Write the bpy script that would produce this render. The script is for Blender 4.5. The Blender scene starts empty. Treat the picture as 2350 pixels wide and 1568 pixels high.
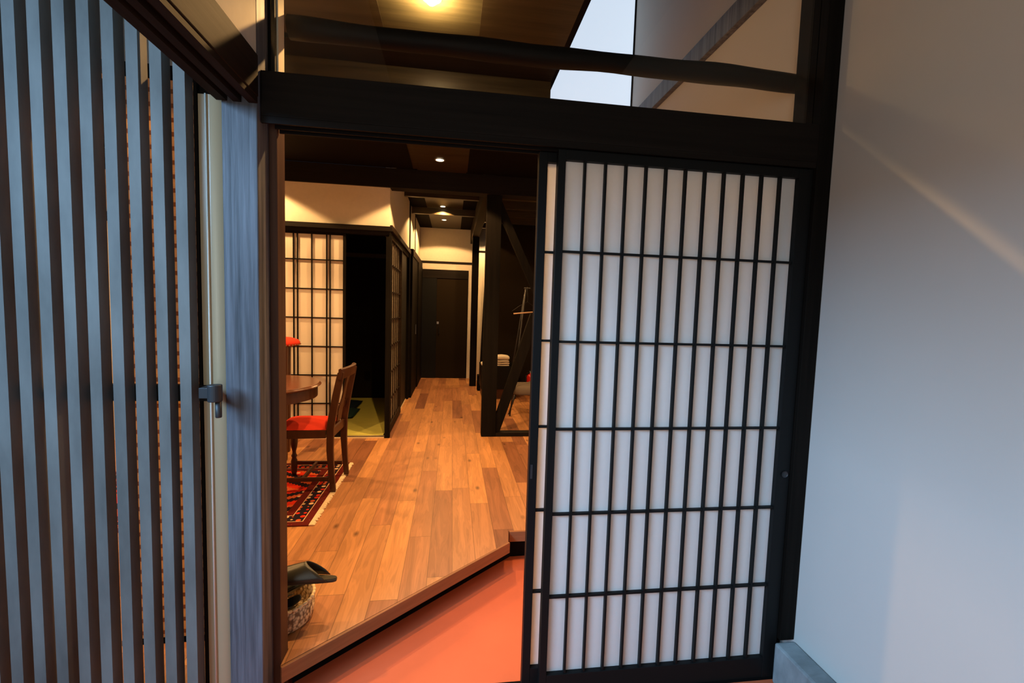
import bpy, bmesh, math, random
from mathutils import Vector, Matrix
random.seed(7)
PI = math.pi
sc = bpy.context.scene
COL = sc.collection

# ------------------------------------------------------------------ camera, world, lights, exposure
H_CAM = 1.375
yaw, pitch, roll = 0.13617595, 0.07204215, -0.03057422
cd = bpy.data.cameras.new('camera')
cd.sensor_width = 36.0
cd.lens = 1007.1 / 2350 * 36.0
cd.clip_start = 0.02
cam = bpy.data.objects.new('camera', cd)
COL.objects.link(cam)
fwd = Vector((math.sin(yaw) * math.cos(pitch), math.cos(yaw) * math.cos(pitch), -math.sin(pitch)))
right = Vector((math.cos(yaw), -math.sin(yaw), 0))
down = fwd.cross(right)
r2 = math.cos(roll) * right + math.sin(roll) * down
d2 = -math.sin(roll) * right + math.cos(roll) * down
m = Matrix((r2, -d2, -fwd)).transposed().to_4x4()
m.translation = Vector((0, 0, H_CAM))
cam.matrix_world = m
sc.camera = cam

sc.view_settings.view_transform = 'Standard'
sc.view_settings.look = 'None'
sc.view_settings.exposure = 0.0
sc.view_settings.gamma = 1.0
sc.view_settings.use_curve_mapping = False
sc.cycles.use_denoising = True
sc.cycles.max_bounces = 10
sc.cycles.diffuse_bounces = 5
sc.cycles.transparent_max_bounces = 12
sc.cycles.sample_clamp_indirect = 4.0
sc.cycles.caustics_reflective = False
sc.cycles.caustics_refractive = False

w = bpy.data.worlds.new('world')
sc.world = w
w.use_nodes = True
bg = w.node_tree.nodes['Background']
bg.inputs[0].default_value = (0.45, 0.65, 1.0, 1)
bg.inputs[1].default_value = 0.01


def light(name, kind, loc, energy, color, target=None, **kw):
    l = bpy.data.lights.new(name, kind)
    l.energy = energy
    l.color = color
    for k, v in kw.items():
        setattr(l, k, v)
    o = bpy.data.objects.new(name, l)
    COL.objects.link(o)
    o.location = loc
    if target is not None:
        o.rotation_euler = (Vector(target) - Vector(loc)).to_track_quat('-Z', 'Y').to_euler()
    return o


WARM = (1.0, 0.545, 0.205)
SKYC = (0.36, 0.65, 1.0)
# open sky over the courtyard on the left, coming in under the left hand beam
light('courtyard_daylight', 'AREA', (-2.05, -0.60, 2.62), 100, SKYC, (1.31, 1.5, 0.2), shape='RECTANGLE', size=1.8, size_y=1.3, spread=math.radians(95))
# soft daylight of the entrance behind the viewer
light('entrance_daylight', 'AREA', (-0.52, -0.9, 1.55), 19, (0.97, 1.0, 0.93), (1.31, 0.5, 2.0), shape='RECTANGLE', size=1.0, size_y=1.5)

# ------------------------------------------------------------------ materials
def mat(name, color, rough=0.6, spec=0.3, metallic=0.0, bump=None, var=None, emis=None, sheen=0):
    """Procedural principled material; var=(scale vector, amount) adds noise in object space."""
    M = bpy.data.materials.new(name)
    M.use_nodes = True
    nt = M.node_tree
    b = nt.nodes['Principled BSDF']
    b.inputs['Base Color'].default_value = (*color, 1)
    b.inputs['Roughness'].default_value = rough
    b.inputs['Specular IOR Level'].default_value = spec
    b.inputs['Metallic'].default_value = metallic
    if emis:
        b.inputs['Emission Color'].default_value = (*emis[0], 1)
        b.inputs['Emission Strength'].default_value = emis[1]
    if var or bump:
        tc = nt.nodes.new('ShaderNodeTexCoord')
        mp = nt.nodes.new('ShaderNodeMapping')
        nt.links.new(tc.outputs['Object'], mp.inputs[0])
        sv = (var or bump)[0]
        mp.inputs['Scale'].default_value = sv
        nz = nt.nodes.new('ShaderNodeTexNoise')
        nz.inputs['Scale'].default_value = 1.0
        nz.inputs['Detail'].default_value = 5
        nz.inputs['Roughness'].default_value = 0.6
        nt.links.new(mp.outputs[0], nz.inputs['Vector'])
        if var:
            mr = nt.nodes.new('ShaderNodeMapRange')
            mr.inputs[1].default_value = 0.3
            mr.inputs[2].default_value = 0.7
            mr.inputs[3].default_value = 1 - var[1]
            mr.inputs[4].default_value = 1 + var[1]
            nt.links.new(nz.outputs['Fac'], mr.inputs[0])
            mx = nt.nodes.new('ShaderNodeVectorMath')
            mx.operation = 'SCALE'
            mx.inputs[0].default_value = color
            nt.links.new(mr.outputs[0], mx.inputs['Scale'])
            nt.links.new(mx.outputs[0], b.inputs['Base Color'])
        if bump:
            bp = nt.nodes.new('ShaderNodeBump')
            bp.inputs['Strength'].default_value = bump[1]
            bp.inputs['Distance'].default_value = 0.004
            nt.links.new(nz.outputs['Fac'], bp.inputs['Height'])
            nt.links.new(bp.outputs[0], b.inputs['Normal'])
    return M


MT = {}
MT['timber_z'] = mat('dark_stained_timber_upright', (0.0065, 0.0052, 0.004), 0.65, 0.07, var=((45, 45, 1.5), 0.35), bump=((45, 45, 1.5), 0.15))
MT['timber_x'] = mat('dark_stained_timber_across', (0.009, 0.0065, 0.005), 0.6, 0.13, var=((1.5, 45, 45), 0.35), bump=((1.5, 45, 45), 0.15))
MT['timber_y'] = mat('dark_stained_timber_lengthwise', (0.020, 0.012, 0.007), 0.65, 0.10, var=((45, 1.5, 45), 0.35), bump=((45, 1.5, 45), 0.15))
MT['jamb'] = mat('brown_jamb_wood', (0.075, 0.036, 0.022), 0.55, 0.2, var=((40, 40, 1.5), 0.25))
MT['weathered'] = mat('grey_stained_cedar', (0.095, 0.10, 0.115), 0.5, 0.25, var=((60, 60, 2.0), 0.6), bump=((60, 60, 2.0), 0.35))
MT['slat'] = mat('grey_brown_slat_wood', (0.145, 0.145, 0.135), 0.6, 0.2, var=((8, 8, 2.5), 0.3))
MT['black_lacquer'] = mat('black_lacquered_wood', (0.006, 0.0065, 0.0065), 0.5, 0.15)
MT['plaster_right'] = mat('white_plaster', (0.54, 0.525, 0.49), 0.9, 0.1, var=((2, 2, 2), 0.02))
MT['plaster_cream'] = mat('cream_plaster', (0.72, 0.66, 0.54), 0.9, 0.1, var=((30, 30, 30), 0.03))
MT['brown_wall'] = mat('dark_brown_wall', (0.017, 0.012, 0.007), 0.85, 0.05)
MT['cream_strip'] = mat('cream_moulding', (0.42, 0.34, 0.21), 0.3, 0.5)
MT['kerb'] = mat('grey_green_stone_kerb', (0.22, 0.25, 0.26), 0.8, 0.2, var=((6, 14, 6), 0.3), bump=((6, 14, 6), 0.3))
MT['terracotta'] = mat('terracotta_floor', (0.62, 0.135, 0.055), 0.5, 0.25, var=((1.6, 1.6, 1.6), 0.1))
MT['nosing'] = mat('oiled_nosing_wood', (0.30, 0.13, 0.055), 0.5, 0.25, var=((3, 3, 40), 0.2))
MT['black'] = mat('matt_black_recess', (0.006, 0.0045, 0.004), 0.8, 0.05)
MT['iron'] = mat('black_iron', (0.02, 0.02, 0.022), 0.5, 0.5, 0.0)
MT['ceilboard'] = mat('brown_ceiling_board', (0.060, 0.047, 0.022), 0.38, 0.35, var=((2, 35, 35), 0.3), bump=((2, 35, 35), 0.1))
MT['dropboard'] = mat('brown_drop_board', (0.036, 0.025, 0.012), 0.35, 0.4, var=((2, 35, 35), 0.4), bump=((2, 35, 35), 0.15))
MT['light_rail'] = mat('pale_sill_wood', (0.75, 0.6, 0.4), 0.5, 0.3)
MT['grey_upper'] = mat('blue_grey_plaster', (0.35, 0.38, 0.42), 0.9, 0.1)
MT['chairwood'] = mat('reddish_walnut', (0.055, 0.019, 0.008), 0.35, 0.35, var=((25, 25, 6), 0.25))
MT['tablewood'] = mat('polished_mahogany', (0.12, 0.045, 0.022), 0.2, 0.5, var=((3, 25, 3), 0.25))
MT['redfabric'] = mat('red_upholstery', (0.70, 0.05, 0.025), 0.85, 0.1, bump=((300, 300, 300), 0.2))
MT['brass'] = mat('brass', (0.8, 0.6, 0.3), 0.3, 0.5, 1.0)
MT['chrome'] = mat('chrome', (0.8, 0.8, 0.8), 0.15, 0.5, 1.0)
MT['leather'] = mat('black_leather', (0.035, 0.034, 0.024), 0.35, 0.5, bump=((400, 400, 400), 0.1))
MT['lining'] = mat('brown_slipper_lining', (0.12, 0.055, 0.03), 0.7, 0.2)
MT['towel'] = mat('white_towelling', (0.75, 0.68, 0.55), 0.95, 0.05, bump=((200, 200, 200), 0.4))
MT['extinguisher'] = mat('red_enamel', (0.6, 0.02, 0.015), 0.25, 0.5)
MT['greyfabric'] = mat('grey_fabric', (0.16, 0.13, 0.11), 0.9, 0.1)
MT['navy'] = mat('navy_cushion', (0.02, 0.035, 0.06), 0.9, 0.1)
MT['teal'] = mat('teal_cushion', (0.03, 0.07, 0.075), 0.9, 0.1)
MT['palewood'] = mat('pale_beech', (0.65, 0.42, 0.25), 0.5, 0.3)
MT['fringe'] = mat('cream_wool_fringe', (0.85, 0.68, 0.45), 0.95, 0.05)
MT['steel'] = mat('brushed_steel', (0.4, 0.4, 0.4), 0.4, 0.5, 0.8)
MT['bulb'] = mat('lit_bulb', (1, 1, 1), 0.5, 0.2, emis=((1.0, 0.80, 0.48), 7.0))
MT['bulb_bright'] = mat('bright_lit_bulb', (1, 1, 1), 0.5, 0.2, emis=((1.0, 0.78, 0.42), 45.0))
MT['tatami'] = mat('green_tatami', (0.80, 0.76, 0.18), 0.8, 0.1, var=((8, 160, 8), 0.12), bump=((8, 200, 8), 0.3))
MT['blind_dark'] = mat('blind_cord', (0.2, 0.11, 0.05), 0.9, 0.1)


def paper_mat(name, col, trans):
    M = bpy.data.materials.new(name)
    M.use_nodes = True
    nt = M.node_tree
    nt.nodes.remove(nt.nodes['Principled BSDF'])
    out = nt.nodes['Material Output']
    d = nt.nodes.new('ShaderNodeBsdfDiffuse')
    t = nt.nodes.new('ShaderNodeBsdfTranslucent')
    x = nt.nodes.new('ShaderNodeMixShader')
    tc = nt.nodes.new('ShaderNodeTexCoord')
    nz = nt.nodes.new('ShaderNodeTexNoise')
    nz.inputs['Scale'].default_value = 60
    nt.links.new(tc.outputs['Object'], nz.inputs['Vector'])
    cr = nt.nodes.new('ShaderNodeMixRGB')
    cr.inputs[1].default_value = (*[c * 0.97 for c in col], 1)
    cr.inputs[2].default_value = (*col, 1)
    nt.links.new(nz.outputs['Fac'], cr.inputs[0])
    nt.links.new(cr.outputs[0], d.inputs[0])
    nt.links.new(cr.outputs[0], t.inputs[0])
    x.inputs[0].default_value = trans
    nt.links.new(d.outputs[0], x.inputs[1])
    nt.links.new(t.outputs[0], x.inputs[2])
    nt.links.new(x.outputs[0], out.inputs[0])
    return M


MT['paper'] = paper_mat('shoji_paper', (0.90, 0.89, 0.87), 0.48)
MT['paper_in'] = paper_mat('inner_shoji_paper', (0.85, 0.80, 0.70), 0.2)


def glass_mat():
    M = bpy.data.materials.new('clear_glass')
    M.use_nodes = True
    nt = M.node_tree
    nt.nodes.remove(nt.nodes['Principled BSDF'])
    out = nt.nodes['Material Output']
    t = nt.nodes.new('ShaderNodeBsdfTransparent')
    t.inputs[0].default_value = (0.97, 0.98, 0.97, 1)
    g = nt.nodes.new('ShaderNodeBsdfGlossy')
    g.inputs['Roughness'].default_value = 0.02
    x = nt.nodes.new('ShaderNodeMixShader')
    f = nt.nodes.new('ShaderNodeLayerWeight')
    f.inputs[0].default_value = 0.5
    p5 = nt.nodes.new('ShaderNodeMath'); p5.operation = 'POWER'; p5.inputs[1].default_value = 4.0
    nt.links.new(f.outputs['Facing'], p5.inputs[0])
    ml = nt.nodes.new('ShaderNodeMath'); ml.operation = 'MULTIPLY_ADD'; ml.inputs[1].default_value = 0.5; ml.inputs[2].default_value = 0.025
    nt.links.new(p5.outputs[0], ml.inputs[0])
    nt.links.new(ml.outputs[0], x.inputs[0])
    nt.links.new(t.outputs[0], x.inputs[1])
    nt.links.new(g.outputs[0], x.inputs[2])
    nt.links.new(x.outputs[0], out.inputs[0])
    return M


MT['glass'] = glass_mat()


def daylit_mat(name, col, s):
    M = bpy.data.materials.new(name)
    M.use_nodes = True
    b = M.node_tree.nodes['Principled BSDF']
    b.inputs['Base Color'].default_value = (0.6, 0.6, 0.6, 1)
    b.inputs['Emission Color'].default_value = (*col, 1)
    b.inputs['Emission Strength'].default_value = s
    return M


MT['daylit'] = daylit_mat('daylit_frosted_pane', (0.70, 0.82, 1.0), 0.95)


def N(nt, typ, **kw):
    n = nt.nodes.new(typ)
    for k, v in kw.items():
        setattr(n, k, v)
    return n


def mth(nt, op, a, b=None, c=None):
    n = nt.nodes.new('ShaderNodeMath')
    n.operation = op
    for i, v in enumerate((a, b, c)):
        if v is None:
            continue
        if isinstance(v, (int, float)):
            n.inputs[i].default_value = v
        else:
            nt.links.new(v, n.inputs[i])
    return n.outputs[0]


def floorboards():
    """Boards run along Y: each board has its own tone, length and grain; sparse knots, thin dark joints."""
    M = bpy.data.materials.new('wide_board_floor')
    M.use_nodes = True
    nt = M.node_tree
    b = nt.nodes['Principled BSDF']
    tc = N(nt, 'ShaderNodeTexCoord')
    sp = N(nt, 'ShaderNodeSeparateXYZ')
    nt.links.new(tc.outputs['Object'], sp.inputs[0])
    X, Y = sp.outputs[0], sp.outputs[1]
    W, L = 0.112, 0.95
    u = mth(nt, 'DIVIDE', mth(nt, 'ADD', X, 5.018), W)
    row = mth(nt, 'FLOOR', u)
    fu = mth(nt, 'FRACT', u)
    wn = N(nt, 'ShaderNodeTexWhiteNoise', noise_dimensions='1D')
    nt.links.new(row, wn.inputs['W'])
    v = mth(nt, 'ADD', mth(nt, 'DIVIDE', Y, L), mth(nt, 'MULTIPLY', wn.outputs['Value'], 7.31))
    seg = mth(nt, 'FLOOR', v)
    fv = mth(nt, 'FRACT', v)
    cb = N(nt, 'ShaderNodeCombineXYZ')
    nt.links.new(row, cb.inputs[0])
    nt.links.new(seg, cb.inputs[1])
    wn2 = N(nt, 'ShaderNodeTexWhiteNoise', noise_dimensions='3D')
    nt.links.new(cb.outputs[0], wn2.inputs['Vector'])
    idv = wn2.outputs['Value']
    # board tone
    ramp = N(nt, 'ShaderNodeValToRGB')
    e = ramp.color_ramp.elements
    e[0].position, e[0].color = 0.0, (0.22, 0.085, 0.043, 1)
    e[1].position, e[1].color = 1.0, (0.60, 0.28, 0.105, 1)
    k = e.new(0.35); k.color = (0.40, 0.175, 0.078, 1)
    k = e.new(0.7); k.color = (0.47, 0.22, 0.09, 1)
    nt.links.new(idv, ramp.inputs[0])
    # grain with offset per board
    cb2 = N(nt, 'ShaderNodeCombineXYZ')
    nt.links.new(mth(nt, 'ADD', mth(nt, 'MULTIPLY', X, 26), mth(nt, 'MULTIPLY', idv, 91)), cb2.inputs[0])
    nt.links.new(mth(nt, 'MULTIPLY', Y, 2.2), cb2.inputs[1])
    nt.links.new(mth(nt, 'MULTIPLY', idv, 37), cb2.inputs[2])
    n1 = N(nt, 'ShaderNodeTexNoise')
    n1.inputs['Scale'].default_value = 1.0
    n1.inputs['Detail'].default_value = 4
    n1.inputs['Distortion'].default_value = 0.6
    nt.links.new(cb2.outputs[0], n1.inputs['Vector'])
    ring = mth(nt, 'SINE', mth(nt, 'MULTIPLY', n1.outputs['Fac'], 46))
    g = mth(nt, 'ADD', mth(nt, 'MULTIPLY', ring, 0.075), mth(nt, 'ADD', mth(nt, 'MULTIPLY', n1.outputs['Fac'], 0.95), 0.52))
    # knots
    cb3 = N(nt, 'ShaderNodeCombineXYZ')
    nt.links.new(mth(nt, 'MULTIPLY', X, 7.0), cb3.inputs[0])
    nt.links.new(mth(nt, 'MULTIPLY', Y, 3.2), cb3.inputs[1])
    vo = N(nt, 'ShaderNodeTexVoronoi')
    vo.inputs['Scale'].default_value = 1.0
    vo.inputs['Randomness'].default_value = 1.0
    nt.links.new(cb3.outputs[0], vo.inputs['Vector'])
    kn = N(nt, 'ShaderNodeMapRange')
    kn.inputs[1].default_value, kn.inputs[2].default_value = 0.03, 0.13
    kn.inputs[3].default_value, kn.inputs[4].default_value = 0.35, 1.0
    nt.links.new(vo.outputs['Distance'], kn.inputs[0])
    g = mth(nt, 'MULTIPLY', g, kn.outputs[0])
    # joints
    ju = mth(nt, 'MULTIPLY', mth(nt, 'GREATER_THAN', fu, 0.014), mth(nt, 'LESS_THAN', fu, 0.986))
    jv = mth(nt, 'MULTIPLY', mth(nt, 'GREATER_THAN', fv, 0.0016), mth(nt, 'LESS_THAN', fv, 0.9984))
    j = mth(nt, 'ADD', mth(nt, 'MULTIPLY', mth(nt, 'MULTIPLY', ju, jv), 0.45), 0.55)
    g = mth(nt, 'MULTIPLY', g, j)
    sc_ = N(nt, 'ShaderNodeVectorMath', operation='SCALE')
    nt.links.new(ramp.outputs[0], sc_.inputs[0])
    nt.links.new(g, sc_.inputs['Scale'])
    nt.links.new(sc_.outputs[0], b.inputs['Base Color'])
    b.inputs['Roughness'].default_value = 0.42
    b.inputs['Specular IOR Level'].default_value = 0.35
    bp = N(nt, 'ShaderNodeBump')
    bp.inputs['Strength'].default_value = 0.25
    bp.inputs['Distance'].default_value = 0.002
    nt.links.new(j, bp.inputs['Height'])
    nt.links.new(bp.outputs[0], b.inputs['Normal'])
    return M


MT['floor'] = floorboards()


def rug_mat(x0, x1, y0, y1):
    """Persian style rug: maroon outer border, dark guard band with blossoms, striped red field with zigzag medallions."""
    M = bpy.data.materials.new('persian_rug_wool')
    M.use_nodes = True
    nt = M.node_tree
    b = nt.nodes['Principled BSDF']
    tc = N(nt, 'ShaderNodeTexCoord')
    sp = N(nt, 'ShaderNodeSeparateXYZ')
    nt.links.new(tc.outputs['Object'], sp.inputs[0])
    X, Y = sp.outputs[0], sp.outputs[1]
    dx = mth(nt, 'MINIMUM', mth(nt, 'SUBTRACT', X, x0), mth(nt, 'SUBTRACT', x1, X))
    dy = mth(nt, 'MINIMUM', mth(nt, 'SUBTRACT', Y, y0), mth(nt, 'SUBTRACT', y1, Y))
    d = mth(nt, 'MINIMUM', dx, dy)
    # field: zigzag lozenges
    cx, cy = (x0 + x1) / 2, (y0 + y1) / 2
    ax = mth(nt, 'ABSOLUTE', mth(nt, 'SUBTRACT', X, cx))
    ay = mth(nt, 'ABSOLUTE', mth(nt, 'SUBTRACT', Y, cy))
    loz = mth(nt, 'ADD', mth(nt, 'MULTIPLY', ax, 0.62), ay)
    step = mth(nt, 'MULTIPLY', mth(nt, 'PINGPONG', mth(nt, 'MULTIPLY', ax, 1.0), 0.012), 1.2)
    loz = mth(nt, 'ADD', loz, step)
    fr = N(nt, 'ShaderNodeValToRGB')
    fr.color_ramp.interpolation = 'CONSTANT'
    e = fr.color_ramp.elements
    R1, R2 = (0.72, 0.035, 0.012, 1), (0.25, 0.012, 0.01, 1)
    NV, CR, OR = (0.022, 0.014, 0.022, 1), (0.75, 0.5, 0.28, 1), (0.62, 0.11, 0.035, 1)
    e[0].position, e[0].color = 0, R2
    e[1].position, e[1].color = 0.2, R1
    for p, c_ in ((0.27, NV), (0.30, R2), (0.36, NV), (0.40, R1), (0.52, CR), (0.535, NV), (0.66, OR), (0.72, R1), (0.84, NV), (0.95, OR)):
        k = e.new(p); k.color = c_
    nt.links.new(mth(nt, 'PINGPONG', mth(nt, 'MULTIPLY', loz, 2.1), 1.0), fr.inputs[0])

    def blossoms(scale, r, cols, base, rnd=0.35):
        vo = N(nt, 'ShaderNodeTexVoronoi')
        vo.inputs['Scale'].default_value = scale
        vo.inputs['Randomness'].default_value = rnd
        nt.links.new(tc.outputs['Object'], vo.inputs['Vector'])
        ra = N(nt, 'ShaderNodeValToRGB')
        ra.color_ramp.interpolation = 'CONSTANT'
        ee = ra.color_ramp.elements
        ee[0].position, ee[0].color = 0, cols[0]
        ee[1].position, ee[1].color = 0.33, cols[1]
        kk = ee.new(0.66); kk.color = cols[2]
        sx = N(nt, 'ShaderNodeSeparateColor')
        nt.links.new(vo.outputs['Color'], sx.inputs[0])
        nt.links.new(sx.outputs[0], ra.inputs[0])
        inn = mth(nt, 'LESS_THAN', vo.outputs['Distance'], r)
        mx = N(nt, 'ShaderNodeMixRGB')
        nt.links.new(inn, mx.inputs[0])
        if isinstance(base, tuple):
            mx.inputs[1].default_value = base
        else:
            nt.links.new(base, mx.inputs[1])
        nt.links.new(ra.outputs[0], mx.inputs[2])
        return mx.outputs[0]
    field = blossoms(15, 0.2, [CR, OR, NV], fr.outputs[0], 0.6)
    guard = blossoms(24, 0.34, [OR, CR, R1], NV, 0.4)
    outer = blossoms(40, 0.35, [(0.28, 0.03, 0.02, 1), R2, (0.2, 0.05, 0.03, 1)], (0.12, 0.015, 0.012, 1))

    def sel(th, a, bb):
        mx = N(nt, 'ShaderNodeMixRGB')
        nt.links.new(mth(nt, 'GREATER_THAN', d, th), mx.inputs[0])
        for i, v in ((1, a), (2, bb)):
            if isinstance(v, tuple):
                mx.inputs[i].default_value = v
            else:
                nt.links.new(v, mx.inputs[i])
        return mx.outputs[0]
    c = sel(0.042, outer, CR)
    c = sel(0.047, c, guard)
    c = sel(0.115, c, CR)
    c = sel(0.120, c, outer)
    c = sel(0.165, c, field)
    nz = N(nt, 'ShaderNodeTexNoise')
    nz.inputs['Scale'].default_value = 260
    nt.links.new(tc.outputs['Object'], nz.inputs['Vector'])
    s_ = N(nt, 'ShaderNodeVectorMath', operation='SCALE')
    nt.links.new(c, s_.inputs[0])
    nt.links.new(mth(nt, 'ADD', mth(nt, 'MULTIPLY', nz.outputs['Fac'], 0.6), 0.7), s_.inputs['Scale'])
    nt.links.new(s_.outputs[0], b.inputs['Base Color'])
    b.inputs['Roughness'].default_value = 0.95
    b.inputs['Specular IOR Level'].default_value = 0.05
    return M


def blind_mat():
    """Woven reed blind: fine horizontal reeds, light bindings every 4 cm."""
    M = bpy.data.materials.new('woven_reed_blind')
    M.use_nodes = True
    nt = M.node_tree
    nt.nodes.remove(nt.nodes['Principled BSDF'])
    out = nt.nodes['Material Output']
    tc = N(nt, 'ShaderNodeTexCoord')
    sp = N(nt, 'ShaderNodeSeparateXYZ')
    nt.links.new(tc.outputs['Object'], sp.inputs[0])
    Z = sp.outputs[2]
    f = mth(nt, 'FRACT', mth(nt, 'DIVIDE', Z, 0.041))
    band = mth(nt, 'LESS_THAN', mth(nt, 'ABSOLUTE', mth(nt, 'SUBTRACT', f, 0.5)), 0.16)
    fine = mth(nt, 'MULTIPLY', mth(nt, 'SINE', mth(nt, 'MULTIPLY', Z, 2400)), 0.12)
    mx = N(nt, 'ShaderNodeMixRGB')
    nt.links.new(band, mx.inputs[0])
    mx.inputs[1].default_value = (0.90, 0.70, 0.42, 1)
    mx.inputs[2].default_value = (0.42, 0.22, 0.09, 1)
    s_ = N(nt, 'ShaderNodeVectorMath', operation='SCALE')
    nt.links.new(mx.outputs[0], s_.inputs[0])
    nt.links.new(mth(nt, 'ADD', fine, 0.95), s_.inputs['Scale'])
    d = N(nt, 'ShaderNodeBsdfDiffuse')
    t = N(nt, 'ShaderNodeBsdfTranslucent')
    x = N(nt, 'ShaderNodeMixShader')
    x.inputs[0].default_value = 0.65
    for n in (d, t):
        nt.links.new(s_.outputs[0], n.inputs[0])
    nt.links.new(d.outputs[0], x.inputs[1])
    nt.links.new(t.outputs[0], x.inputs[2])
    nt.links.new(x.outputs[0], out.inputs[0])
    return M


MT['blind'] = blind_mat()


def weave_mat():
    M = mat('woven_rush', (0.55, 0.40, 0.24), 0.8, 0.15)
    nt = M.node_tree
    b = nt.nodes['Principled BSDF']
    tc = N(nt, 'ShaderNodeTexCoord')
    vo = N(nt, 'ShaderNodeTexVoronoi')
    mp = N(nt, 'ShaderNodeMapping')
    mp.inputs['Scale'].default_value = (95, 95, 75)
    nt.links.new(tc.outputs['Object'], mp.inputs[0])
    nt.links.new(mp.outputs[0], vo.inputs['Vector'])
    vo.inputs['Scale'].default_value = 1
    ra = N(nt, 'ShaderNodeValToRGB')
    ra.color_ramp.elements[0].color = (0.80, 0.60, 0.36, 1)
    ra.color_ramp.elements[1].color = (0.22, 0.13, 0.07, 1)
    ra.color_ramp.elements[0].position = 0.35
    ra.color_ramp.elements[1].position = 0.75
    nt.links.new(vo.outputs['Distance'], ra.inputs[0])
    nt.links.new(ra.outputs[0], b.inputs['Base Color'])
    bp = N(nt, 'ShaderNodeBump')
    bp.inputs['Strength'].default_value = 0.8
    bp.inputs['Distance'].default_value = 0.004
    bp.invert = True
    nt.links.new(vo.outputs['Distance'], bp.inputs['Height'])
    nt.links.new(bp.outputs[0], b.inputs['Normal'])
    return M


MT['weave'] = weave_mat()

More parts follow.
